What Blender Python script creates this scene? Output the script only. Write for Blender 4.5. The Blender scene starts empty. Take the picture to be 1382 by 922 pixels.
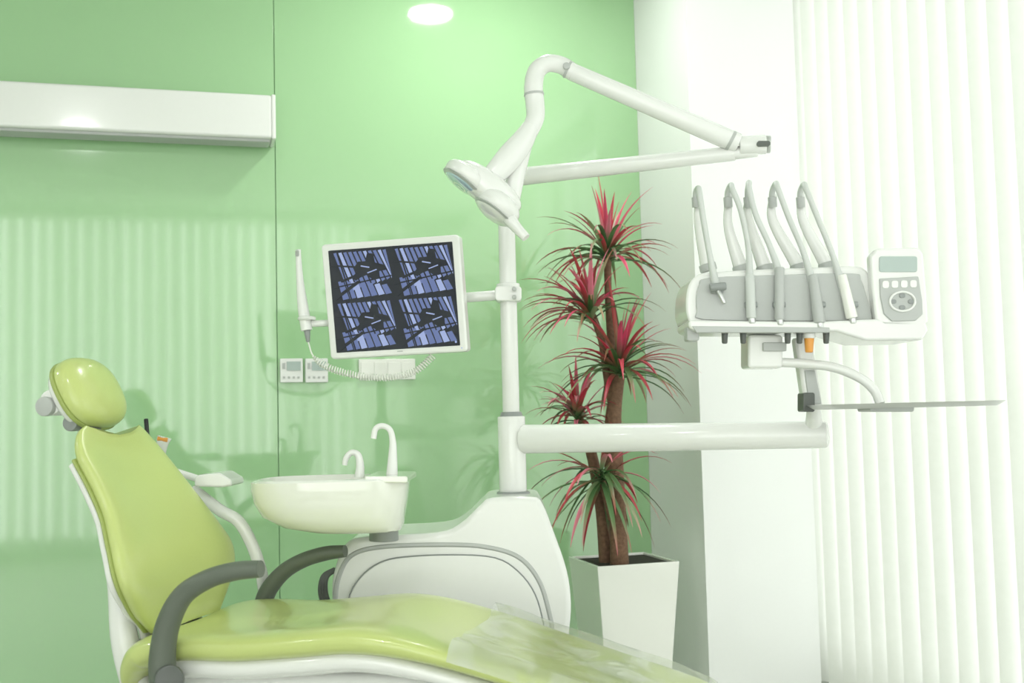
import bpy, bmesh, math, random
from mathutils import Vector, Matrix
random.seed(7)
sc = bpy.context.scene
# ------------------------------------------------------------------ survey frame
FPX=1500.0; ROLL=0.025; PITCH=math.radians(3.8); YAW=math.radians(16.1); H=1.10
Rv=Vector((math.cos(YAW),-math.sin(YAW),0)); Fv=Vector((math.sin(YAW),math.cos(YAW),0)); Uv=Vector((0,0,1))
def ray(u,v):
    dx=u-691.0; dy=v-461.0
    x=dx*math.cos(ROLL)-dy*math.sin(ROLL); y=dx*math.sin(ROLL)+dy*math.cos(ROLL)
    up=-y
    return x, FPX*math.cos(PITCH)-up*math.sin(PITCH), up*math.cos(PITCH)+FPX*math.sin(PITCH)
def P(u,v,F):
    x,f,z=ray(u,v); k=F/f
    return Rv*(x*k)+Fv*F+Uv*(H+z*k)
def RFZ(r,f,z): return Rv*r+Fv*f+Uv*z
def px(n,F): return n*F/FPX
def PY(u,v,Y):   # point on the plane world-Y = Y
    x,f,z=ray(u,v); d=Rv*x+Fv*f+Uv*z
    k=Y/d.y
    return d*k+Vector((0,0,H))
# chair frame
CR,CF=-.49,2.675; D=(.978,-.208); N=(.208,.978)
def CH(s,t,z): return RFZ(CR+D[0]*s+N[0]*t, CF+D[1]*s+N[1]*t, z)
def CP(u,v,t):
    x,f,z=ray(u,v); k=x/f
    s=(k*(CF+N[1]*t)-CR-N[0]*t)/(D[0]-D[1]*k)
    Fd=CF+D[1]*s+N[1]*t
    return CH(s,t,H+z/f*Fd)
# ------------------------------------------------------------------ materials
def mat(name,col,rough=.4,metal=0,coat=0,bump=0,bscale=60,var=0,emis=None,estr=0,alpha=None,trans=0):
    m=bpy.data.materials.new(name); m.use_nodes=True
    nt=m.node_tree; b=nt.nodes['Principled BSDF']
    b.inputs['Base Color'].default_value=(*col,1); b.inputs['Roughness'].default_value=rough
    b.inputs['Metallic'].default_value=metal; b.inputs['Coat Weight'].default_value=coat
    b.inputs['Coat Roughness'].default_value=.08
    if emis: b.inputs['Emission Color'].default_value=(*emis,1); b.inputs['Emission Strength'].default_value=estr
    if trans: b.inputs['Transmission Weight'].default_value=trans
    tc=nt.nodes.new('ShaderNodeTexCoord'); nz=nt.nodes.new('ShaderNodeTexNoise')
    nz.inputs['Scale'].default_value=bscale; nz.inputs['Detail'].default_value=3
    nt.links.new(tc.outputs['Object'],nz.inputs['Vector'])
    if var:
        mx=nt.nodes.new('ShaderNodeMix'); mx.data_type='RGBA'
        mx.inputs[6].default_value=(*[c*(1-var) for c in col],1); mx.inputs[7].default_value=(*[min(1,c*(1+var)) for c in col],1)
        nt.links.new(nz.outputs['Fac'],mx.inputs[0]); nt.links.new(mx.outputs[2],b.inputs['Base Color'])
    if bump:
        bp=nt.nodes.new('ShaderNodeBump'); bp.inputs['Strength'].default_value=bump; bp.inputs['Distance'].default_value=.002
        nt.links.new(nz.outputs['Fac'],bp.inputs['Height']); nt.links.new(bp.outputs[0],b.inputs['Normal'])
    return m
M={}
M['glass_green']=mat('green_glass_panel',(.345,.58,.305),.05,coat=1,var=.03,bscale=1.2)
M['glass_green'].node_tree.nodes['Principled BSDF'].inputs['IOR'].default_value=1.65
M['glass_green'].node_tree.nodes['Principled BSDF'].inputs['Coat Roughness'].default_value=.06
M['seam']=mat('panel_seam',(.18,.38,.17),.6)
M['wall']=mat('white_paint',(.80,.82,.79),.7,bump=.05,bscale=90,var=.01)
M['ceil']=mat('ceiling_paint',(.80,.83,.79),.8,var=.01)
M['floor']=mat('floor_tiles',(.62,.63,.58),.25,var=.06,bscale=3)
M['white']=mat('white_plastic',(.80,.81,.78),.22,coat=.4,var=.01)
M['cream']=mat('ceramic_cream',(.81,.82,.76),.10,coat=.7,var=.01)
M['lgray']=mat('light_gray_plastic',(.46,.48,.46),.35,var=.02)
M['mgray']=mat('mid_gray_plastic',(.28,.30,.29),.35,var=.02)
M['dgray']=mat('dark_gray_plastic',(.10,.11,.10),.4)
M['black']=mat('black_plastic',(.012,.013,.015),.3)
M['arm']=mat('armrest_rubber',(.115,.135,.105),.45,bump=.1,bscale=200)
M['green']=mat('chair_vinyl',(.53,.61,.21),.28,coat=.45,bump=.06,bscale=220,var=.03)
M['green2']=mat('chair_vinyl_piping',(.34,.41,.12),.4)
M['metal']=mat('brushed_steel',(.62,.63,.62),.28,metal=.9)
M['orange']=mat('orange_plastic',(.75,.33,.06),.3)
M['trunk']=mat('plant_trunk_bark',(.17,.095,.055),.85,bump=1,bscale=90,var=.6)
M['soil']=mat('dark_soil',(.03,.025,.02),.9,bump=1,bscale=60)
M['lcd']=mat('lcd_gray',(.42,.50,.47),.2)
M['hose']=mat('silicone_hose',(.58,.61,.58),.35)
M['lens']=mat('lamp_lens',(.45,.60,.68),.08,coat=1)
M['scr']=mat('screen_black',(.006,.008,.02),.12,coat=.4)
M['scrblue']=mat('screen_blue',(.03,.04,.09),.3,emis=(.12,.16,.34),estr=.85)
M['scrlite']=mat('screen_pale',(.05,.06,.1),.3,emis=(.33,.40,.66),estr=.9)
M['emit']=mat('downlight_diffuser',(1,1,1),.5,emis=(1,1,.97),estr=18)
# leaf
m=bpy.data.materials.new('dracaena_leaf'); m.use_nodes=True; nt=m.node_tree; b=nt.nodes['Principled BSDF']
at=nt.nodes.new('ShaderNodeAttribute'); at.attribute_name='Col'; nt.links.new(at.outputs['Color'],b.inputs['Base Color']); b.inputs['Roughness'].default_value=.4
M['leaf']=m
# blinds
m=bpy.data.materials.new('blind_fabric'); m.use_nodes=True; nt=m.node_tree; nt.nodes.clear()
o=nt.nodes.new('ShaderNodeOutputMaterial'); mx=nt.nodes.new('ShaderNodeMixShader'); mx.inputs[0].default_value=.40
df=nt.nodes.new('ShaderNodeBsdfDiffuse'); tl=nt.nodes.new('ShaderNodeBsdfTranslucent')
df.inputs[0].default_value=(.74,.77,.71,1)
tc=nt.nodes.new('ShaderNodeTexCoord'); nz=nt.nodes.new('ShaderNodeTexNoise'); nz.inputs['Scale'].default_value=40
rp=nt.nodes.new('ShaderNodeValToRGB'); rp.color_ramp.elements[0].color=(.82,.84,.78,1); rp.color_ramp.elements[1].color=(.91,.92,.88,1)
nt.links.new(tc.outputs['Object'],nz.inputs[0]); nt.links.new(nz.outputs['Fac'],rp.inputs[0]); nt.links.new(rp.outputs[0],tl.inputs[0])
nt.links.new(df.outputs[0],mx.inputs[1]); nt.links.new(tl.outputs[0],mx.inputs[2]); nt.links.new(mx.outputs[0],o.inputs[0])
M['blind']=m
# clear film: mostly transparent, faint milky haze, wrinkled sheen
m=bpy.data.materials.new('clear_plastic_film'); m.use_nodes=True; nt=m.node_tree; nt.nodes.clear()
o=nt.nodes.new('ShaderNodeOutputMaterial'); mx=nt.nodes.new('ShaderNodeMixShader'); m2=nt.nodes.new('ShaderNodeMixShader')
tr=nt.nodes.new('ShaderNodeBsdfTransparent'); tr.inputs[0].default_value=(.97,.98,.97,1)
gl=nt.nodes.new('ShaderNodeBsdfGlossy'); gl.inputs['Roughness'].default_value=.16
hz=nt.nodes.new('ShaderNodeBsdfDiffuse'); hz.inputs[0].default_value=(.85,.88,.82,1)
bp=nt.nodes.new('ShaderNodeBump'); bp.inputs['Strength'].default_value=.6; bp.inputs['Distance'].default_value=.008
nz=nt.nodes.new('ShaderNodeTexNoise'); nz.inputs['Scale'].default_value=9; nz.inputs['Detail'].default_value=2; nz.inputs['Distortion'].default_value=1.2
rp=nt.nodes.new('ShaderNodeValToRGB'); rp.color_ramp.elements[0].position=.40; rp.color_ramp.elements[0].color=(.20,.20,.20,1); rp.color_ramp.elements[1].position=.68; rp.color_ramp.elements[1].color=(.55,.55,.55,1)
tc=nt.nodes.new('ShaderNodeTexCoord'); nt.links.new(tc.outputs['Object'],nz.inputs[0]); nt.links.new(nz.outputs['Fac'],bp.inputs['Height']); nt.links.new(nz.outputs['Fac'],rp.inputs[0])
nt.links.new(bp.outputs[0],gl.inputs['Normal'])
m2.inputs[0].default_value=.45; nt.links.new(gl.outputs[0],m2.inputs[1]); nt.links.new(hz.outputs[0],m2.inputs[2])
nt.links.new(rp.outputs[0],mx.inputs[0]); nt.links.new(tr.outputs[0],mx.inputs[1]); nt.links.new(m2.outputs[0],mx.inputs[2]); nt.links.new(mx.outputs[0],o.inputs[0])
M['film']=m
# ------------------------------------------------------------------ builders
def root(name,loc=(0,0,0)):
    e=bpy.data.objects.new(name,None); e.location=loc; e.empty_display_size=.1; sc.collection.objects.link(e); return e
def mk(name,vs,fs,material,parent=None,smooth=True,bevel=0,seg=3,sub=0,autosmooth=False):
    me=bpy.data.meshes.new(name); me.from_pydata([tuple(v) for v in vs],[],fs); me.update()
    bm=bmesh.new(); bm.from_mesh(me); bmesh.ops.remove_doubles(bm,verts=bm.verts,dist=1e-6); bmesh.ops.recalc_face_normals(bm,faces=bm.faces); bm.to_mesh(me); bm.free()
    me.materials.append(M[material] if isinstance(material,str) else material)
    ob=bpy.data.objects.new(name,me); sc.collection.objects.link(ob)
    if bevel:
        md=ob.modifiers.new('bev','BEVEL'); md.width=bevel; md.segments=seg; md.limit_method='ANGLE'; md.angle_limit=math.radians(32); md.harden_normals=True
    if sub:
        md=ob.modifiers.new('sub','SUBSURF'); md.levels=sub; md.render_levels=sub
    for p in me.polygons: p.use_smooth=smooth
    if smooth and not sub:
        try: me.set_sharp_from_angle(angle=math.radians(40))
        except Exception: pass
    if parent:
        ob.parent=parent; ob.matrix_parent_inverse=Matrix.Translation(parent.location).inverted()
    return ob
def cr(pts,n=8,closed=False):
    L=len(pts); out=[]
    rng=range(L if closed else L-1)
    for i in rng:
        if closed: a,b,c,d=[Vector(pts[(i+j)%L]) for j in (-1,0,1,2)]
        else:
            b=Vector(pts[i]); c=Vector(pts[i+1]); a=Vector(pts[i-1]) if i>0 else b*2-c; d=Vector(pts[i+2]) if i+2<L else c*2-b
        for k in range(n):
            t=k/n
            out.append(.5*((2*b)+(c-a)*t+(2*a-5*b+4*c-d)*t*t+(-a+3*b-3*c+d)*t**3))
    if not closed: out.append(Vector(pts[-1]))
    return out
def tube(name,pts,r,material,parent=None,n=8,seg=14,r2=None,axis=None,straight=False,cap=True):
    pts=[Vector(p) for p in pts]
    rs=r if isinstance(r,(list,tuple)) else [r]*len(pts)
    if straight: cp=pts; cr_=list(rs)
    else:
        cp=cr(pts,n); q=cr([Vector((x,0,0)) for x in rs],n); cr_=[x.x for x in q]
    ratio=(r2/ (rs[0])) if r2 else 1
    vs=[];fs=[]; L=len(cp); prev=None
    for i,p in enumerate(cp):
        tg=(cp[min(i+1,L-1)]-cp[max(i-1,0)]).normalized()
        if axis is not None: b=(Vector(axis)-tg*tg.dot(Vector(axis))).normalized()
        elif prev is None:
            ref=Vector((0,0,1)) if abs(tg.z)<.9 else Vector((1,0,0)); b=(ref-tg*tg.dot(ref)).normalized()
        else: b=(prev-tg*tg.dot(prev)).normalized()
        prev=b; c=tg.cross(b)
        for k in range(seg):
            a=2*math.pi*k/seg; vs.append(p+b*(math.cos(a)*cr_[i]*ratio)+c*(math.sin(a)*cr_[i]))
    for i in range(L-1):
        for k in range(seg):
            fs.append((i*seg+k,i*seg+(k+1)%seg,(i+1)*seg+(k+1)%seg,(i+1)*seg+k))
    if cap: fs.append(tuple(range(seg))); fs.append(tuple((L-1)*seg+k for k in range(seg)))
    return mk(name,vs,fs,material,parent)
def rod(name,a,b,r,material,parent=None,rb=None,seg=20,bevel=.003):
    """straight round bar with softly rounded ends"""
    a=Vector(a);b=Vector(b);rb=r if rb is None else rb; d=(b-a).normalized(); e=min(bevel,r*.8,rb*.8)
    return tube(name,[a,a+d*e*.3,a+d*e,b-d*e,b-d*e*.3,b],[r-e,r-e*.3,r,rb,rb-e*.3,rb-e],material,parent,straight=True,seg=seg)
def rings(name,rs,material,parent=None,cap0=True,cap1=True,sub=0):
    n=len(rs[0]); vs=[v for r in rs for v in r]; fs=[]
    for i in range(len(rs)-1):
        for k in range(n): fs.append((i*n+k,i*n+(k+1)%n,(i+1)*n+(k+1)%n,(i+1)*n+k))
    if cap0: fs.append(tuple(range(n)))
    if cap1: fs.append(tuple((len(rs)-1)*n+k for k in range(n)))
    return mk(name,vs,fs,material,parent,sub=sub)
def plate(name,pp,F,th,material,parent=None,bevel=.004,smooth_n=0,seg=3,nrm=None):
    """outline surveyed on the plane at depth F, extruded backwards by th"""
    if smooth_n: pp=[(q.x,q.y) for q in cr([Vector((a,b,0)) for a,b in pp],smooth_n,True)]
    f=F if callable(F) else (lambda u:F)
    a=[P(u,v,f(u)) for u,v in pp]; nn=(nrm or Fv)*th; n=len(a)
    vs=a+[q+nn for q in a]; fs=[tuple(range(n)),tuple(range(2*n-1,n-1,-1))]+[(i,(i+1)%n,n+(i+1)%n,n+i) for i in range(n)]
    return mk(name,vs,fs,material,parent,bevel=bevel,seg=seg)
def rr(u0,v0,u1,v1,r,n=4):
    o=[]
    for cx,cy,a0 in ((u1-r,v0+r,-90),(u1-r,v1-r,0),(u0+r,v1-r,90),(u0+r,v0+r,180)):
        for i in range(n+1):
            a=math.radians(a0+90*i/n); o.append((cx+r*math.cos(a),cy+r*math.sin(a)))
    return o
def box(name,lo,hi,material,parent=None,bevel=0):
    x0,y0,z0=lo;x1,y1,z1=hi
    vs=[(x0,y0,z0),(x1,y0,z0),(x1,y1,z0),(x0,y1,z0),(x0,y0,z1),(x1,y0,z1),(x1,y1,z1),(x0,y1,z1)]
    return mk(name,vs,[(0,3,2,1),(4,5,6,7),(0,1,5,4),(1,2,6,5),(2,3,7,6),(3,0,4,7)],material,parent,smooth=bool(bevel),bevel=bevel)
def sell(c,s): 
    return math.copysign(abs(c)**s,c)
def spineloft(name,st,material,parent=None,dish=.02,seg=40,off=0,t0=0,ex=.55,wadd=0,endcap=True,sub=0,n=5,thmul=1,notch=0,nlen=.12):
    """st: list of (s,z,halfwidth,thickness) of the FRONT surface; lofted across the chair"""
    q=cr([Vector((a,b,c)) for a,b,c,_ in st],n); th=[x.x for x in cr([Vector((d,0,0)) for *_,d in st],n)]
    rs=[]; L=len(q); arc=0
    for i in range(L):
        if i: arc+=math.hypot(q[i].x-q[i-1].x,q[i].y-q[i-1].y)
        a=q[max(i-1,0)];b=q[min(i+1,L-1)]; ts,tz=(b.x-a.x),(b.y-a.y); l=math.hypot(ts,tz); ts/=l;tz/=l
        ns,nz_=-tz,ts; w=max(.01,q[i].z+wadd); T=th[i]*thmul
        cs=q[i].x-ns*(T/2+off); cz=q[i].y-nz_*(T/2+off); ring=[]; nf=notch*max(0,1-arc/nlen)
        for k in range(seg):
            an=2*math.pi*k/seg; t=w*sell(math.cos(an),ex); h=T/2*sell(math.sin(an),.75)
            if math.sin(an)>0: h-=dish*(1-(t/w)**2)*min(1,(T/.06)**2)
            m_=nf*(1-(t/w)**2)
            ring.append(CH(cs+ns*h+ts*m_,t0+t,cz+nz_*h+tz*m_))
        rs.append(ring)
    return rings(name,rs,material,parent,sub=sub)
def ell(name,c,ax,rad,material,parent=None,e=1.0,nu=24,nv=14,sq_=1.0,back=1.0):
    a1,a2,a3=[Vector(a).normalized() for a in ax]; rs=[]
    for i in range(nv+1):
        ph=-math.pi/2+math.pi*i/nv; cr_=max(.02,math.cos(ph)); sp=sell(math.sin(ph),e)*(back if ph<0 else 1); cc=cr_**e
        rs.append([Vector(c)+a1*(rad[0]*cc*sell(math.cos(2*math.pi*k/nu),sq_))+a2*(rad[1]*cc*sell(math.sin(2*math.pi*k/nu),sq_))+a3*(rad[2]*sp) for k in range(nu)])
    return rings(name,rs,material,parent)
# ------------------------------------------------------------------ room
GY=4.28; X0,X1,Y0,ZC=-3.4,2.45,-1.7,3.0
box('floor',(X0-.1,Y0-.1,-.1),(X1+.1,GY+.1,0),'floor')
box('ceiling',(X0-.1,Y0-.1,ZC),(X1+.1,GY+.1,ZC+.1),'ceil')
box('wall_left',(X0-.1,Y0,0),(X0,GY,ZC),'wall')
sx=PY(375,540,GY).x
wb=root('wall_back',(0,GY,0))
box('backing',(X0,GY+.012,0),(X1+.1,GY+.1,ZC),'seam',wb)
box('green_glass_left',(X0,GY,0),(sx-.0012,GY+.011,ZC),'glass_green',wb,bevel=.0012)
box('green_glass_right',(sx+.0012,GY,0),(1.81,GY+.011,ZC),'glass_green',wb,bevel=.0012)
box('wall_column',(1.81,3.78,0),(2.27,GY,ZC),'wall')
# right wall with big window
def wallhole(name,axis,pos,a0,a1,h0,h1,lo,hi,th):
    r=root(name)
    def bx(n,p0,p1,z0,z1):
        if axis=='x': box(n,(pos,p0,z0),(pos+th,p1,z1),'wall',r)
        else: box(n,(p0,pos,z0),(p1,pos+th,z1),'wall',r)
    bx('pier_a',lo,a0,0,ZC); bx('pier_b',a1,hi,0,ZC); bx('sill',a0,a1,0,h0); bx('lintel',a0,a1,h1,ZC)
    return r
wallhole('wall_right','x',X1,-1.5,4.15,.10,2.93,Y0,GY,.1)
wallhole('wall_front','y',Y0-.1,-3.0,2.0,.10,2.93,X0,X1,.1)
def window(name,axis,pos,a0,a1,z0,z1,nb=6):
    r=root(name)
    def bx(n,p0,p1,za,zb):
        if axis=='x': box(n,(pos,p0,za),(pos+.05,p1,zb),'white',r)
        else: box(n,(p0,pos,za),(p1,pos+.05,zb),'white',r)
    for i in range(nb):
        c=a0+(a1-a0)*i/(nb-1); c=min(max(c,a0+.03),a1-.03); bx('mullion_%d'%i,c-.025,c+.025,z0,z1)
    bx('frame_bottom',a0,a1,z0,z0+.05); bx('frame_top',a0,a1,z1-.03,z1)
window('window_1','x',X1+.03,-1.5,4.15,.10,2.93,4)
window('window_2','y',Y0-.07,-3.0,2.0,.10,2.93)
def blinds(name,axis,pos,a0,a1,ang,step=.108,w=.127,ztop=2.93,jit=.07):
    r=root(name); vs=[];fs=[]; n=int((a1-a0)/step)
    for i in range(n):
        c=a0+w/2+i*step; an=ang+random.uniform(-jit,jit); b=len(vs)
        for z in (.05,ztop):
            for k in range(5):
                q=-1+k*.5; x=q*w/2; bow=.012*(1-q*q)
                da=x*math.cos(an)-bow*math.sin(an); dp=x*math.sin(an)+bow*math.cos(an)
                vs.append((pos+dp,c+da,z) if axis=='x' else (c+da,pos+dp,z))
        for k in range(4): fs.append((b+k,b+k+1,b+5+k+1,b+5+k))
    mk('slats',vs,fs,'blind',r)
    if axis=='x': box('headrail',(pos-.02,a0,ztop),(pos+.02,a1,ztop+.03),'white',r)
    else: box('headrail',(a0,pos-.02,ztop),(a1,pos+.02,ztop+.03),'white',r)
blinds('vertical_blinds','x',2.335,-1.6,4.24,math.radians(-26),step=.094,ztop=2.76,jit=.10)
blinds('vertical_blinds.001','y',Y0+.09,-3.1,2.1,math.radians(40),step=.121,jit=.14)
def area(name,loc,rot,sx_,sy_,pw,col=(1,1,1)):
    l=bpy.data.lights.new(name,'AREA'); l.shape='RECTANGLE'; l.size=sx_; l.size_y=sy_; l.energy=pw; l.color=col
    o=bpy.data.objects.new(name,l); o.location=loc; o.rotation_euler=rot; sc.collection.objects.link(o); return o
area('daylight_right',(2.95,1.3,1.5),(0,math.radians(90),0),3.2,6.0,112,(1,1,.98))
area('daylight_front',(-.5,Y0-.6,1.5),(math.radians(90),0,0),5.4,3.2,195,(1,1,.98))
for i,(x,y) in enumerate([(1.08,3.58),(-.67,.90),(-2.4,.90),(-2.6,3.2)]):  # last two downlights are unseen, added to light the room
    r=root('ceiling_downlight'+('' if i==0 else '.%03d'%i),(x,y,ZC))
    c=Vector((x,y,ZC))
    rod('diffuser',c-Vector((0,0,.006)),c-Vector((0,0,.001)),.095,'emit',r,seg=32,bevel=.001)
    tube('trim_ring',[c+Vector((.105*math.cos(a*math.pi/12),.105*math.sin(a*math.pi/12),-.006)) for a in range(25)],.009,'white',r,straight=True)
    l=bpy.data.lights.new('downlight_lamp','AREA'); l.shape='DISK'; l.size=.19; l.energy=12
    o=bpy.data.objects.new('lamp',l); o.location=c-Vector((0,0,.02)); sc.collection.objects.link(o); o.parent=r; o.matrix_parent_inverse=Matrix.Translation(r.location).inverted()
# screen housing on the wall
q1=PY(372,128,GY-.14); q0=PY(372,189,GY-.14)
r=root('wall_screen_housing',(q1.x,GY-.07,q1.z))
box('housing',(X0+.3,GY-.14,q0.z+.006),(q1.x-.012,GY-.001,q1.z),'white',r,bevel=.012)
box('end_cap',(q1.x-.016,GY-.142,q0.z+.004),(q1.x,GY-.001,q1.z+.002),'white',r,bevel=.006)
box('bottom_slot',(X0+.32,GY-.12,q0.z-.004),(q1.x-.02,GY-.03,q0.z+.022),'lgray',r,bevel=.004)
# wall controls
def wallbox(name,u0,v0,u1,v1,th,material,parent,y=GY,bevel=.003):
    a=PY(u0,v0,y-th); b=PY(u1,v1,y-th); return box(name,(a.x,y-th,b.z),(b.x,y,a.z),material,parent,bevel)
for i,(u0,u1) in enumerate([(378,409),(412,443)]):
    r=root('wall_thermostat'+('' if i==0 else '.001'),PY(u0,500,GY))
    wallbox('case',u0,484,u1,516,.018,'white',r); wallbox('display',u0+9,488,u1-3,500,.0025,'lcd',r,GY-.018,.0005)
    for k in range(4): wallbox('button_%d'%k,u0+4+k*6.5,508,u0+7+k*6.5,511,.002,'lgray',r,GY-.018,.0005)
    wallbox('mode_mark',u0+3,490,u0+7,498,.002,'lgray',r,GY-.018,.0005)
r=root('wall_switch_panel',PY(520,500,GY)); wallbox('plate',484,485,561,512,.012,'cream',r)
for k in range(4): wallbox('rocker_%d'%k,487+k*18.3,489,503+k*18.3,508,.003,'cream',r,GY-.012,.001)
# ------------------------------------------------------------------ planter + plant
r=root('white_planter',(1.455,3.707,0)); cx,cy=1.456,3.707
pz=PY(806,765,3.557).z
def sq(h,z): return [Vector((cx+a*h,cy+b*h,z)) for a,b in ((-1,-1),(1,-1),(1,1),(-1,1))]
vs=sq(.105,0)+sq(.15,pz)+sq(.138,pz)+sq(.132,pz-.06)
fs=[(0,1,2,3)]+[(l*4+i,l*4+(i+1)%4,l*4+4+(i+1)%4,l*4+4+i) for l in range(3) for i in range(4)]
mk('pot',vs,fs,'cream',r,smooth=True,bevel=.003)
mk('soil',sq(.136,pz-.008),[(0,1,2,3)],'soil',r,smooth=False)
r=root('potted_dracaena_plant',(cx,cy,pz))
def tr(n,pts,rad): tube(n,[P(u,v,f) for u,v,f in pts],rad,'trunk',r,n=6,seg=12)
tr('trunk_1',[(836,768,3.9),(834,700,3.9),(828,620,3.9),(828,560,3.9),(836,505,3.92)],[.034,.030,.034,.028,.02])
tr('trunk_2',[(818,768,3.95),(812,690,3.95),(800,620,3.98),(786,575,4.0),(780,560,4.0)],[.024,.022,.02,.016,.013])
tr('trunk_3',[(830,560,3.9),(818,500,3.95),(812,460,3.95),(800,425,3.95)],[.02,.014,.013,.012])
tr('trunk_4',[(832,540,3.93),(824,450,3.97),(821,400,3.97),(820,350,3.97)],[.018,.014,.013,.014])
tr('trunk_5',[(826,700,3.9),(818,668,3.86),(812,648,3.86)],[.016,.014,.012])
def crown(name,c,n,length,lo=-25,hi=85,lean=(0,0,0),red=.5,up=.3):
    vs=[];fs=[];cols=[]; c=Vector(c)
    for i in range(n):
        f=(i+.5)/n; az=i*2.39996+random.uniform(-.2,.2); el=math.radians(hi-(hi-lo)*(f**.8)+random.uniform(-7,7))
        d=Vector((math.cos(az)*math.cos(el),math.sin(az)*math.cos(el),math.sin(el)))+Vector(lean); d.normalize()
        Lf=length*random.uniform(.75,1.12); w=random.uniform(.0075,.0105); p=c+Vector((0,0,random.uniform(-.03,.02))); S=9
        isred=random.random()<red*(1.7-1.2*f)
        g=random.choice([(.07,.16,.05),(.12,.24,.09),(.06,.13,.05),(.24,.35,.17)])
        rd=random.choice([(.62,.02,.08),(.74,.06,.17),(.46,.015,.055),(.80,.19,.30)])
        side=d.cross(Vector((0,0,1))); side=side.normalized() if side.length>.05 else Vector((1,0,0))
        b=len(vs)
        for s in range(S+1):
            q=s/S; ww=w*(min(1,.55+q*2.2))*(1-max(0,(q-.35)/.65)**1.6)+.0004
            nr=side.cross(d).normalized()
            vs+= [p-side*ww+nr*ww*.45, p, p+side*ww+nr*ww*.45]
            e=min(1,max(0,(q-.10)*2.6)) if isred else max(0,q-.6)*1.8
            ce=tuple(g[j]*(1-e)+rd[j]*e for j in range(3)); e2=e*.7; cc=tuple(g[j]*(1-e2)+rd[j]*e2 for j in range(3))
            cols+=[ce,cc,ce]
            p=p+d*(Lf/S); d=(d+Vector((0,0,-.10-.13*q))*(.4+math.cos(el)*.75)).normalized()
        for s in range(S):
            for k in range(2): a=b+s*3+k; fs.append((a,a+1,a+4,a+3))
    me=bpy.data.meshes.new(name); me.from_pydata([tuple(v) for v in vs],[],fs); me.materials.append(M['leaf'])
    ca=me.color_attributes.new('Col','FLOAT_COLOR','POINT')
    for i,cc in enumerate(cols): ca.data[i].color=(*cc,1)
    for p_ in me.polygons: p_.use_smooth=True
    ob=bpy.data.objects.new(name,me); sc.collection.objects.link(ob); ob.parent=r; ob.matrix_parent_inverse=Matrix.Translation(r.location).inverted()
crown('leaf_crown_1',P(820,345,3.97),60,.29,2,85,red=.5)
crown('leaf_crown_2',P(797,426,3.93),54,.28,5,80,lean=(-.38,-.05,.15),red=.7)
crown('leaf_crown_3',P(836,500,3.9),62,.30,-5,85,lean=(.12,-.1,.05),red=.5)
crown('leaf_crown_4',P(779,562,3.98),44,.21,0,80,lean=(-.2,-.1,0),red=.7)
crown('leaf_crown_5',P(812,642,3.85),40,.29,-45,55,lean=(-.25,-.15,0),red=.45)
# ------------------------------------------------------------------ dental unit (base, columns, monitor arm, delivery arm)
U=root('dental_unit_console',P(610,900,3.25)*1); U.location.z=0
OL=root('dental_operating_lamp',P(700,240,3.2))
MO=root('dental_monitor',P(530,400,3.2))
body=[(452,860),(447,800),(452,765),(466,735),(492,725),(590,719),(622,706),(648,682),(664,672),(718,671),(732,680),(748,720),(765,770),(771,815),(768,860)]
bp_=[(q.x,q.y) for q in cr([Vector((a,b,0)) for a,b in body],4)]
top=[P(u,v,3.10) for u,v in bp_]
lowl=P(470,900,3.10); lowl.z=.03; lowr=P(762,900,3.10); lowr.z=.03
a=[lowl]+top+[lowr]; n=len(a); th=Fv*.34
vs=a+[q+th for q in a]; fs=[tuple(range(n)),tuple(range(2*n-1,n-1,-1))]+[(i,(i+1)%n,n+(i+1)%n,n+i) for i in range(n)]
ob=mk('cabinet_body',vs,fs,'white',U,bevel=.028,seg=5)
ob.modifiers['bev'].angle_limit=math.radians(50)
arch=[(474,860),(470,812),(486,780),(512,760),(545,752),(610,749),(668,753),(700,772),(722,802),(733,840),(734,860)]
ap=[(q.x,q.y) for q in cr([Vector((a,b,0)) for a,b in arch],4)]
plate('door_panel',ap,3.092,.012,'white',U,bevel=.005)
tube('door_seam',[P(u,v,3.094) for u,v in ap],.0022,'mgray',U,straight=True,seg=6)
tube('shoulder_trim',[P(u,v,3.104) for u,v in [(452,815),(457,780),(474,750),(515,738),(600,735),(655,738),(700,752),(728,785),(743,835),(745,860)]],.008,'lgray',U,seg=8)
box_=plate('plinth',rr(470,860,762,900,4),3.15,.24,'mgray',U); 
for v_ in box_.data.vertices: v_.co.z=.0 if v_.co.z<P(470,880,3.2).z else .06
# hoses at left of cabinet
for i in range(3):
    tube('supply_hose_%d'%i,[P(452+i*3,768,3.13),P(436+i*3,778,3.12),P(432+i*4,800,3.12),P(440+i*4,822,3.13),P(455,835,3.2)],.006,'dgray',U,seg=8)
# column
C=P(690,560,3.25)
def cz(v): return P(690,v,3.25).z
def col(z): return Vector((C.x,C.y,z))
rod('column_flange',col(cz(676)),col(cz(663)),px(26,3.25),'mgray',U,rb=px(22,3.25))
rod('column_lower',col(cz(668)),col(cz(562)),px(18.5,3.25),'white',U,seg=32)
rod('column_collar',col(cz(567)),col(cz(556)),px(17,3.25),'mgray',U,rb=px(14,3.25),seg=32)
rod('lamp_post',col(cz(557)),col(cz(232)),px(11.5,3.25),'white',OL,seg=28)
# delivery arm
A0=col(cz(593)); A1=P(1100,587,2.95); dd=(A1-A0).normalized()
rod('delivery_arm',A0+dd*.028,A1+dd*.035,px(19.5,3.25),'white',U,rb=px(18,2.95),seg=32,bevel=.012)
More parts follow.
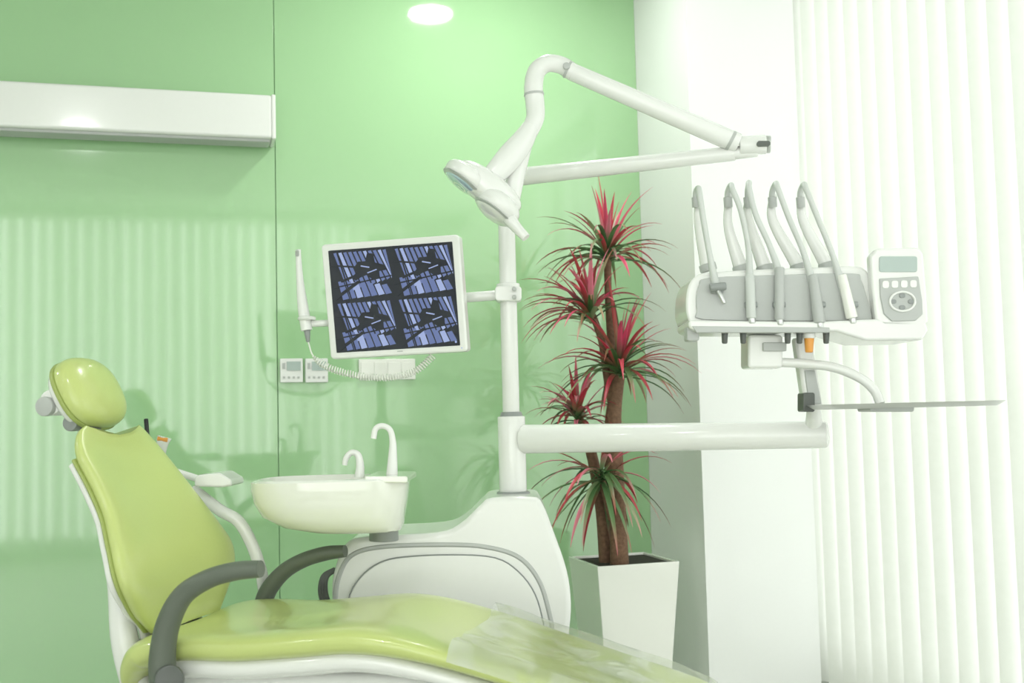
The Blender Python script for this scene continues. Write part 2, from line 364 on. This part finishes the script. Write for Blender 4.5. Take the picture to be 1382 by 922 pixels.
# monitor clamp
rod('monitor_clamp',col(cz(408)),col(cz(383)),px(16,3.25),'white',MO,seg=28)
for v in (390,401): rod('clamp_screw_%d'%v,P(694,v,3.18),P(694,v,3.24),.007,'lgray',MO,seg=10)
rod('monitor_arm',P(688,397,3.24),P(600,404,3.27),px(7,3.2),'white',MO)
plate('clamp_block',rr(668,386,704,406,5),3.205,.06,'white',MO)
# ------------------------------------------------------------------ monitor
FM=lambda u:3.25-(u-433)*(.10/190)
e1=(P(625,395,FM(625))-P(440,405,FM(440))).normalized(); nrm=(Uv.cross(e1)).normalized()
if nrm.dot(Fv)<0: nrm=-nrm
def mq(a,b):  # a,b in 0..1 over outer bezel; b down
    tl,tr_,br,bl=(433,330),(619,316),(631,474),(446,485)
    u=(1-b)*((1-a)*tl[0]+a*tr_[0])+b*((1-a)*bl[0]+a*br[0]); v=(1-b)*((1-a)*tl[1]+a*tr_[1])+b*((1-a)*bl[1]+a*br[1]); return u,v
def mpl(name,ab,off,th,material,bevel=.003):
    pts=[P(*mq(a,b),FM(mq(a,b)[0]))+nrm*off for a,b in ab]; n=len(pts)
    vs=pts+[q+nrm*th for q in pts]; fs=[tuple(range(n)),tuple(range(2*n-1,n-1,-1))]+[(i,(i+1)%n,n+(i+1)%n,n+i) for i in range(n)]
    return mk(name,vs,fs,material,MO,bevel=bevel,smooth=bool(bevel))
mpl('bezel',rr(0,0,1,1,.03),0,.04,'white',.006)
mpl('rear_shell',rr(.12,.14,.88,.86,.08),.035,.035,'lgray',.01)
mpl('screen_glass',rr(.050,.060,.950,.948,.004,1),-.0012,.003,'scr',0)
for i,(a0,b0) in enumerate([(.06,.07),(.505,.07),(.06,.51),(.505,.51)]):
    W_,H_=.435,.43
    def T(pts): return [(a0+W_*min(1,max(0,a)),b0+H_*min(1,max(0,b))) for a,b in pts]
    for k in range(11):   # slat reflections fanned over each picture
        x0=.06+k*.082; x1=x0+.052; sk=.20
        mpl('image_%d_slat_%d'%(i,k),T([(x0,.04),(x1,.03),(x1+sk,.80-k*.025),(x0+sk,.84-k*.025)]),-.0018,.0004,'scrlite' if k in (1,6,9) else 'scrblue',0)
    for k in range(7):
        x0=.10+k*.12
        mpl('image_%d_low_%d'%(i,k),T([(x0,.62+.02*k),(x0+.085,.60+.02*k),(x0+.16,.97-.01*k),(x0+.06,.99-.01*k)]),-.0020,.0004,'scrlite' if k in (2,5) else 'scrblue',0)
    mpl('image_%d_figure'%i,T([(.38,.36),(.46,.24),(.58,.24),(.62,.08),(.72,.10),(.74,.28),(.90,.34),(.92,.44),(.80,.46),(.80,.58),(.68,.62),(.58,.52),(.48,.56),(.40,.62),(.34,.56),(.42,.44)]),-.0026,.0004,'scr',0)
    def line(nm,p0,p1,w,mt='scr'):
        dx,dy=p1[0]-p0[0],p1[1]-p0[1]; l=math.hypot(dx,dy); ox,oy=-dy/l*w,dx/l*w
        mpl(nm,T([(p0[0]+ox,p0[1]+oy),(p1[0]+ox,p1[1]+oy),(p1[0]-ox,p1[1]-oy),(p0[0]-ox,p0[1]-oy)]),-.0028,.0004,mt,0)
    line('image_%d_arm_a'%i,(0,.28),(.50,.36),.018); line('image_%d_arm_b'%i,(.15,.62),(.45,.5),.025)
    line('image_%d_hl'%i,(.50,.33),(.64,.37),.012,'scrlite'); line('image_%d_hl2'%i,(.60,.48),(.76,.42),.010,'scrlite')
    line('image_%d_arm_d'%i,(.0,.74),(1,.56),.014); line('image_%d_arm_e'%i,(.12,.02),(.30,.98),.012); line('image_%d_arm_f'%i,(.03,.96),(.45,.64),.03)
mpl('logo',rr(.49,.962,.53,.972,.002,1),-.001,.001,'lgray',0)
mpl('screen_badge',rr(.915,.905,.93,.925,.005,2),-.0032,.0004,'scrlite',0)
mpl('power_led',rr(.955,.965,.965,.975,.003,2),-.001,.001,'scrlite',0)
# intraoral camera on holder + coiled cord
IC=root('intraoral_camera',P(410,400,3.24))
tube('wand',[P(403,337,3.24),P(403,350,3.24),P(405,380,3.24),P(409,415,3.24),P(414,446,3.24)],[.007,.0085,.011,.016,.017],'white',IC,seg=16)
tube('camera_head',[P(401,345,3.235),P(401,338,3.225)],[.006,.005],'lgray',IC,straight=True)
rod('wand_tail',P(414,444,3.24),P(416,462,3.24),.010,'mgray',IC,rb=.006)
rod('holder_arm',P(419,437,3.25),P(446,436,3.275),.010,'white',IC)
tube('holder_ring',[P(414,430,3.24)+ (Rv*math.cos(a)+Fv*math.sin(a))*.021 for a in [i*math.pi/8 for i in range(17)]],.006,'white',IC,straight=True,seg=8)
path=cr([P(416,462,3.24),P(424,482,3.24),P(448,498,3.24),P(490,508,3.24),P(530,509,3.24),P(562,500,3.24),P(584,481,3.25)],60)
hx=[];ac=0
for i,p in enumerate(path):
    tg=(path[min(i+1,len(path)-1)]-path[max(i-1,0)]).normalized(); n1=Fv-tg*Fv.dot(tg); n1.normalize(); n2=tg.cross(n1)
    if i: ac+=(p-path[i-1]).length
    f=min(1,max(0,(i-50)/30)); an=ac/.0078*2*math.pi
    hx.append(p+(n1*math.cos(an)+n2*math.sin(an))*.0095*f)
tube('coiled_cord',hx,.0022,'cream',IC,straight=True,seg=6)
# ------------------------------------------------------------------ operating lamp
j0=col(cz(240))
rod('pivot_hub',col(cz(256)),col(cz(228)),px(14,3.25),'white',OL,seg=28)
rod('lower_arm',j0+Rv*.01,P(992,207,3.03),px(12.5,3.25),'white',OL,rb=px(10,3.03),seg=24)
rod('elbow_barrel',P(998,197,3.02),P(1034,195,3.01),px(13,3.0),'white',OL,seg=28)
rod('elbow_hub',P(988,207,3.03),P(1022,203,3.02),px(9,3.0),'white',OL)
rod('elbow_end',P(1031,195,3.012),P(1040,195,3.01),px(12,3.0),'metal',OL,seg=24)
plate('elbow_slot',rr(1022,190,1040,197,3),2.979,.02,'dgray',OL,bevel=.001)
rod('upper_arm',P(996,194,3.02),P(772,97,3.0),px(14,3.0),'white',OL,rb=px(12,3.0),seg=24)
tube('arm_sleeve',[P(984,189,3.02),P(988,191,3.02)],px(14.6,3.0),'lgray',OL,straight=True,seg=24)
tube('gooseneck',[P(774,98,3.0),P(757,88,3.0),P(738,86,2.99),P(724,97,2.99),P(720,118,2.98),P(722,140,2.98),P(722,160,2.97),P(712,182,2.96)],[px(k,3) for k in (12,12,12,12.5,13,13,12.5,12)],'white',OL,seg=20)
tube('neck_ring',[P(720.5,126,2.98),P(720.8,129,2.98)],px(13.8,3.0),'lgray',OL,straight=True,seg=24)
tube('neck_ring_2',[P(765,93,3.0),P(768,94.5,3.0)],px(12.7,3.0),'lgray',OL,straight=True,seg=24)
rod('joint_cap',P(764,93,3.0)-Fv*.03,P(764,93,3.0)-Fv*.015,.010,'lgray',OL)
a_=(Rv*.79-Uv*.61+Fv*.05).normalized(); nn=(-Rv*.60-Uv*.78-Fv*.04).normalized(); nn=(nn-a_*nn.dot(a_)).normalized(); b_=a_.cross(nn)
tube('yoke_stem',[P(716,172,2.96),P(704,192,2.95),P(688,212,2.94),P(666,236,2.93),P(640,256,2.93)],[px(k,2.95) for k in (12,16,18,15,8)],'white',OL,seg=18)
tube('yoke_prong',[P(708,190,2.97),P(702,215,2.97),P(694,250,2.96),P(690,290,2.95)],[px(k,2.95) for k in (12,12,12,8)],'white',OL,seg=16)
def pod(nm,c,ra,rb_,rn):
    ell(nm,c-nn*.006,(a_,b_,-nn),(ra,rb_,rn),'white',OL,e=.8)
    ell(nm+'_rim',c+nn*rn*.35,(a_,b_,nn),(ra*.98,rb_*.98,.008),'lgray',OL)
    ell(nm+'_lens',c+nn*(rn*.50),(a_,b_,nn),(ra*.80,rb_*.80,.009),'lens',OL)
c1=P(627,243,2.93); c2=P(670,282,2.93); cm=P(654,259,2.93)
pod('pod_1',c1,.064,.085,.030); pod('pod_2',c2,.064,.085,.036)
ell('pod_bridge',cm-nn*.012,(a_,b_,-nn),(.105,.062,.042),'white',OL,e=.8)
tube('handle',[P(684,290,2.9),P(696,306,2.88),P(710,321,2.87)],[.020,.015,.012],'white',OL,seg=14)
# ------------------------------------------------------------------ cuspidor basin
B=root('cuspidor_basin',P(450,680,3.0))
def bring(u0,u1,v,fd,fc=3.0,e=.62,n=48,dz=0):
    a=P(u0,v,fc);b=P(u1,v,fc); z=(P((u0+u1)/2,v,fc).z)+dz; c=(a+b)/2; h=(b-a).length/2; o=[]
    for k in range(n):
        t=2*math.pi*k/n; ca,sa=sell(math.cos(t),e),sell(math.sin(t),e+.1)
        p=c+Rv*(h*ca)+Fv*(fd*sa); p.z=z; o.append(p)
    return o
out=[bring(436,541,716,.085),bring(420,543,714,.11),bring(384,545,707,.13),bring(358,547,693,.145),bring(347,550,675,.152),bring(343,552,658,.155),bring(343,552.5,647,.155),bring(347,549,645,.15)]
inn=[bring(354,500,647,.14),bring(360,496,660,.13),bring(380,480,690,.10),bring(400,460,700,.06)]
rings('bowl',out+[bring(352,520,644.5,.145)]+inn,'cream',B)
plate('deck',rr(492,643,550,652,3),2.87,.26,'cream',B,bevel=.004)
rod('support_stub',P(518,730,3.05),P(518,712,3.05),.04,'mgray',B); 
tube('glass_filler_spout',[P(529,642,2.98),P(530,615,2.98),P(530,595,2.98),P(526,580,2.98),P(516,575,2.98),P(507,579,2.98),P(504,592,2.98)],[.016,.012,.009,.008,.008,.008,.008],'white',B,seg=14)
tube('bowl_rinse_spout',[P(485,644,3.0),P(486,628,3.0),P(483,614,3.0),P(474,611,3.0),P(467,619,3.0),P(465,628,3.0)],[.014,.011,.009,.008,.008,.007],'white',B,seg=14)
# ------------------------------------------------------------------ assistant's element
AS=root('assistant_instrument_holder',P(290,700,3.1))
plate('tray_body',[(262,645),(268,641),(296,638),(312,648),(313,656),(300,658),(262,657)],3.02,.14,'white',AS,bevel=.006)
rod('cross_bar',P(190,622,3.1),P(285,652,3.1),.010,'white',AS)
tube('swing_arm',[P(262,662,3.1),P(296,688,3.05),P(322,704,3.04),P(340,735,3.04),P(352,770,3.05),P(365,815,3.1),P(420,850,3.15),P(465,850,3.18)],.0165,'white',AS,seg=14)
rod('saliva_ejector_tip',P(197,565,3.08),P(199,590,3.08),.006,'black',AS)
tube('ejector_handle',[P(199,588,3.08),P(200,604,3.09),P(203,625,3.1)],[.008,.010,.010],'dgray',AS)
tube('suction_tip_cup',[P(222,590,3.08),P(219,600,3.08),P(216,622,3.1)],[.020,.016,.010],'white',AS)
tube('suction_band',[P(213,592,3.065),P(226,594,3.065)],[.006,.006],'orange',AS,straight=True)
# ------------------------------------------------------------------ delivery head
DH=root('dental_delivery_unit',P(1060,420,2.85))
bodyp=[(930,384),(940,372),(956,368),(1010,364),(1090,361),(1150,359),(1166,362),(1175,374),(1184,402),(1188,428),(1176,440),(1100,441),(1000,440),(940,438),(928,428),(926,405)]
plate('head_shell',bodyp,2.80,.20,'white',DH,bevel=.012,smooth_n=3)
plate('front_panel',[(944,384),(956,375),(1050,371),(1150,369),(1162,377),(1171,405),(1176,426),(1165,432),(1050,433),(948,431),(941,420),(940,400)],2.792,.012,'lgray',DH,bevel=.005,smooth_n=3)
plate('under_tray',[(930,432),(1100,434),(1190,430),(1250,434),(1254,446),(1246,459),(1170,460),(1130,448),(940,447),(929,442)],2.77,.20,'white',DH,bevel=.008)
plate('under_edge',[(934,440),(1120,442),(1120,449),(940,449)],2.768,.02,'lgray',DH,bevel=.002)
plate('grip_left',rr(927,440,944,460,3),2.80,.05,'lgray',DH)
for i,u in enumerate((978,1003,1063,1079,1115)):
    rod('control_knob_%d'%i,P(u,444,2.80),P(u,464,2.80),.009,'dgray',DH,rb=.007)
plate('bracket_block',rr(1010,452,1057,497,5),2.84,.10,'white',DH,bevel=.008)
plate('bracket_detail',rr(1030,462,1062,474,2),2.83,.02,'lgray',DH)
rod('filter_bottle',P(1092,452,2.80),P(1092,476,2.80),.013,'orange',DH,rb=.010); rod('filter_cap',P(1092,448,2.80),P(1092,457,2.80),.015,'white',DH)
plate('link_arm',[(1073,455),(1096,455),(1112,552),(1087,552)],2.87,.05,'white',DH,bevel=.01)
plate('link_gray_panel',[(1086,500),(1100,500),(1109,545),(1092,546)],2.865,.01,'lgray',DH,bevel=.002)  # gray metallic face plate of the link arm
plate('joint_plate',rr(1084,530,1100,556,3),2.86,.06,'dgray',DH,bevel=.003)
rod('riser',P(1099,575,2.94),P(1098,550,2.92),px(12,2.94),'white',DH,rb=px(9,2.94))
tube('tray_arm',[P(1050,489,2.86),P(1085,491,2.84),P(1125,496,2.82),P(1160,510,2.80),P(1180,527,2.79),P(1188,545,2.78)],[.012]*6,'white',DH,seg=14)
# instruments: whips + hoses
wh=[[(941,262),(943,300),(955,360)],[(984,262),(983,306),(1000,362)],[(1011,262),(1010,296),(1032,362)],[(1044,262),(1043,298),(1078,360)],[(1082,262),(1084,298),(1116,358)]]
ho=[[(944,261),(950,300),(958,345),(965,380),(968,392)],
    [(989,257),(1000,285),(1010,335),(1012,385),(1014,430)],
    [(1011,254),(1020,290),(1040,335),(1052,375),(1052,432)],
    [(1050,255),(1065,295),(1084,340),(1097,385),(1106,436)],
    [(1088,256),(1104,295),(1124,345),(1136,385),(1150,430)]]
for i in range(5):
    tube('whip_arm_%d'%i,[P(u,v,2.86) for u,v in wh[i]],[px(3.5,2.8) if i==0 else px(5,2.8),px(6.5,2.8),px(10,2.8)],'white',DH,seg=12)
    u,v=wh[i][0]; u2,v2=ho[i][0]
    tube('hose_%d'%i,[P(u-2,v+14,2.85),P(u-2,v-2,2.84),P((u+u2)/2,min(v,v2)-7,2.82)]+[P(a,b,2.79) for a,b in ho[i]],[px(k,2.8) for k in [4,4,4]+[4]*(len(ho[i])-2)+[5.5,6]],'hose',DH,seg=12)
    rod('tip_clamp_%d'%i,P(u-2,v+4,2.84),P(u-1,v+18,2.845),px(6,2.8),'lgray',DH,bevel=.001)
    rod('whip_socket_%d'%i,P(wh[i][2][0]-1,wh[i][2][1]-4,2.86),P(wh[i][2][0]+2,wh[i][2][1]+6,2.86),px(12,2.8),'lgray',DH)
    e=ho[i][-1]; e0=ho[i][-2]
    if i==0: 
        rod('syringe_head',P(958,388,2.775),P(980,386,2.775),.010,'mgray',DH); rod('syringe_tip',P(969,392,2.775),P(978,410,2.77),.006,'metal',DH)
    else:
        mt=['','hose','lgray','lgray','cream'][i]
        rod('handpiece_%d'%i,P(e0[0],e0[1]-14,2.785),P(e[0],e[1],2.775),px(6.5,2.8),mt,DH,rb=px(8 if i>2 else 6.5,2.8)); rod('handpiece_collar_%d'%i,P(e[0],e[1]-2,2.775),P(e[0]+1,e[1]+7,2.775),px(5,2.8),'metal',DH)
    rod('holder_%d'%i,P(e[0]-9,412 if i else 392,2.785),P(e[0]+8,411 if i else 392,2.785),.008,'mgray',DH)
# control panel
plate('control_panel',[(1174,345),(1184,335),(1240,334),(1247,342),(1252,400),(1254,434),(1246,442),(1190,441),(1182,430),(1177,390)],2.77,.035,'white',DH,bevel=.008)
plate('panel_display',rr(1187,346,1238,367,3),2.767,.006,'lcd',DH,bevel=.001)
plate('keypad',[(1187,376),(1240,373),(1245,405),(1246,424),(1236,433),(1204,434),(1193,424),(1188,400)],2.766,.006,'lgray',DH,bevel=.003)
for k in range(4): plate('key_top_%d'%k,rr(1191+k*12.5,379-k*.3,1200+k*12.5,389-k*.3,3),2.764,.004,'white',DH,bevel=.001)
tube('key_dial',[P(1218+17*math.cos(a),407+13*math.sin(a),2.764) for a in [i*math.pi/12 for i in range(25)]],.003,'white',DH,straight=True,seg=8)
for k,(u,v) in enumerate([(1218,399),(1218,415),(1206,407),(1230,407)]): plate('key_%d'%k,rr(u-4,v-3,u+4,v+3,2.5),2.763,.004,'mgray',DH,bevel=.0008)
# tray
TR=root('instrument_tray',P(1218,546,2.75))
tc_=P(1218,547,2.75)
def trr(hw,hd,z,r=.04):
    o=[]
    for cx_,cy_,a0 in ((hw-r,hd-r,0),(-(hw-r),hd-r,90),(-(hw-r),-(hd-r),180),(hw-r,-(hd-r),270)):
        for i in range(6):
            a=math.radians(a0+90*i/5); p=tc_+Rv*(cx_+r*math.cos(a))+Fv*(cy_+r*math.sin(a)); p.z=z; o.append(p)
    return o
z=tc_.z
rings('tray_plate',[trr(.195,.12,z-.006),trr(.207,.13,z+.002),trr(.212,.135,z+.006),trr(.205,.128,z+.005),trr(.192,.118,z-.002)],'metal',TR)
plate('tray_mount',rr(1174,548,1234,556,3),2.70,.10,'lgray',TR,bevel=.003)
# ------------------------------------------------------------------ chair
CHR=root('dental_patient_chair',CH(.1,0,0))
LAT=(Rv*N[0]+Fv*N[1]).normalized(); FWD=(Rv*D[0]+Fv*D[1]).normalized()
seat=[(-.385,.485,.19,.03),(-.392,.53,.22,.06),(-.38,.58,.245,.085),(-.345,.625,.262,.095),(-.28,.650,.268,.095),(-.19,.655,.27,.09),(-.08,.652,.272,.085),(.05,.662,.272,.085),(.17,.672,.268,.085),(.27,.662,.262,.08),(.38,.635,.256,.07),(.5,.600,.25,.065),(.65,.553,.24,.06),(.8,.508,.228,.055),(.9,.480,.20,.05),(.94,.468,.15,.04),(.955,.462,.09,.02)]
spineloft('seat_and_legrest_cushion',seat,'green',CHR,dish=.022)
spineloft('seat_shell',[(a,b-.004,w-.02,t) for a,b,w,t in seat[4:-1]],'white',CHR,dish=0,off=.045,thmul=.9)
back=[(-.516,1.104,.120,.02),(-.508,1.090,.150,.04),(-.480,1.05,.180,.055),(-.43,.985,.195,.06),(-.382,.915,.215,.062),(-.345,.85,.245,.065),(-.315,.79,.268,.065),(-.300,.73,.258,.065),(-.298,.67,.215,.065),(-.300,.62,.16,.05)]
spineloft('backrest_cushion',back,'green',CHR,dish=.026,notch=.03,nlen=.16)
spineloft('backrest_piping',back[2:],'green2',CHR,dish=0,off=.036,wadd=.002,thmul=.4)
spineloft('backrest_shell',back[2:]+[(-.31,.52,.12,.06)],'white',CHR,dish=0,off=.046,wadd=-.012,thmul=.7)
hn=(FWD*.88+Uv*.47).normalized(); ht=(FWD*.47-Uv*.88).normalized(); hc=CH(-.592,0,1.180)
ell('headrest_cushion',hc,(LAT,ht,hn),(.112,.096,.052),'green',CHR,e=.72,nu=44,nv=20,sq_=.78,back=.30)
ell('headrest_piping',hc-hn*.012,(LAT,ht,hn),(.114,.098,.012),'green2',CHR,e=.6,nu=44,sq_=.78)
ell('headrest_backing',hc-hn*.018,(LAT,ht,-hn),(.104,.088,.034),'white',CHR,e=.7,nu=44,sq_=.8,back=.3)
rod('headrest_knob',CH(-.640,-.09,1.160),CH(-.640,.09,1.160),.033,'white',CHR,bevel=.01)
rod('headrest_knob_ridge',CH(-.646,-.105,1.150),CH(-.646,-.085,1.150),.024,'lgray',CHR)
tube('headrest_bracket',[CH(-.625,-.03,1.15),CH(-.592,-.03,1.115),CH(-.562,-.03,1.09),CH(-.532,-.03,1.02)],.016,'dgray',CHR,seg=12,r2=.03,axis=LAT)
rod('headrest_hinge',CH(-.592,-.08,1.108),CH(-.592,.05,1.108),.02,'mgray',CHR)
# back support frame
for nm,sg in (('back_support',-1),('back_support_far',1)):
    tube(nm,[CH(-.54,.10*sg,1.02),CH(-.47,.13*sg,.88),CH(-.42,.15*sg,.74),CH(-.40,.15*sg,.60),CH(-.36,.15*sg,.47)],[.012,.017,.024,.032,.036],'white',CHR,seg=16)
# armrests
tube('armrest_near',[CP(222,925,-.30),CP(219,890,-.30),CP(226,845,-.30),CP(246,805,-.30),CP(280,782,-.30),CP(318,771,-.30),CP(352,768,-.30)],[.030,.027,.025,.023,.021,.020,.018],'arm',CHR,seg=18,r2=.036,axis=LAT)
tube('armrest_far',[CP(352,826,.30),CP(362,797,.30),CP(383,772,.30),CP(410,756,.30),CP(440,747,.30),CP(466,744,.30)],[.024,.023,.021,.020,.019,.016],'arm',CHR,seg=18,r2=.030,axis=LAT)
rod('armrest_bracket',CP(228,918,-.335),CP(228,918,-.22),.032,'dgray',CHR,bevel=.01)
rod('armrest_bracket_far',CP(352,830,.31),CP(352,830,.22),.03,'dgray',CHR,bevel=.01)
# base structure
def cb(nm,s0,s1,t0,t1,z0,z1,mt,bev):
    vs=[CH(s,t,z) for z in (z0,z1) for s,t in ((s0,t0),(s1,t0),(s1,t1),(s0,t1))]
    return mk(nm,vs,[(0,3,2,1),(4,5,6,7),(0,1,5,4),(1,2,6,5),(2,3,7,6),(3,0,4,7)],mt,CHR,bevel=bev,seg=4)
cb('seat_frame',-.32,.36,-.20,.20,.44,.55,'white',.03)
cb('legrest_rail',.30,.75,-.10,.10,.43,.48,'mgray',.01)
cb('lift_column',-.18,.14,-.13,.13,.10,.46,'lgray',.03)
cb('base_plate',-.42,.55,-.24,.24,0,.10,'white',.03)
tube('crumple_hinge',[CH(.33,-.21,.50),CH(.33,.21,.50)],.025,'dgray',CHR,straight=True)
# clear protective film on the legrest
film=[(.40,.633,.262,.02)]+[(s,z+.004,w+.006,.02) for s,z,w,t in seat if .45<s<.95]
q=cr([Vector((a,b,c)) for a,b,c,_ in film],10); vs=[];fs=[];nc=34
for i,p in enumerate(q):
    for k in range(nc+1):
        t=-1+2*k/nc; d=.022*(1-t*t); edge=max(0,abs(t)-.86)/.14
        h=p.y-d-.045*edge**2+.007+.003*math.sin(i*.35+k*.3)*math.sin(k*.5+i*.12)*(1-edge)+random.uniform(-.0002,.0002)
        vs.append(CH(p.x+.008*math.sin(k*.35)*(1 if i==0 else .3),t*p.z,h))
for i in range(len(q)-1):
    for k in range(nc): a=i*(nc+1)+k; fs.append((a,a+1,a+nc+2,a+nc+1))
mk('protective_film',vs,fs,'film',CHR)
# ------------------------------------------------------------------ world, camera
w=bpy.data.worlds.new('World'); sc.world=w; w.use_nodes=True
w.node_tree.nodes['Background'].inputs[0].default_value=(.9,.95,1,1); w.node_tree.nodes['Background'].inputs[1].default_value=1.0
cam=bpy.data.cameras.new('camera'); co=bpy.data.objects.new('camera',cam); sc.collection.objects.link(co)
cam.sensor_width=36; cam.lens=FPX/1382*36; cam.clip_start=.05
fw=(Fv*math.cos(PITCH)+Uv*math.sin(PITCH)); u0=(Uv*math.cos(PITCH)-Fv*math.sin(PITCH))
rt=Rv*math.cos(ROLL)-u0*math.sin(ROLL); up=Rv*math.sin(ROLL)+u0*math.cos(ROLL)
mm=Matrix((( rt.x,up.x,-fw.x,0),(rt.y,up.y,-fw.y,0),(rt.z,up.z,-fw.z,H),(0,0,0,1)))
co.matrix_world=mm
cam.dof.use_dof=True; cam.dof.focus_distance=3.1; cam.dof.aperture_fstop=3.5
sc.camera=co
sc.view_settings.view_transform='Standard'
sc.view_settings.exposure=0
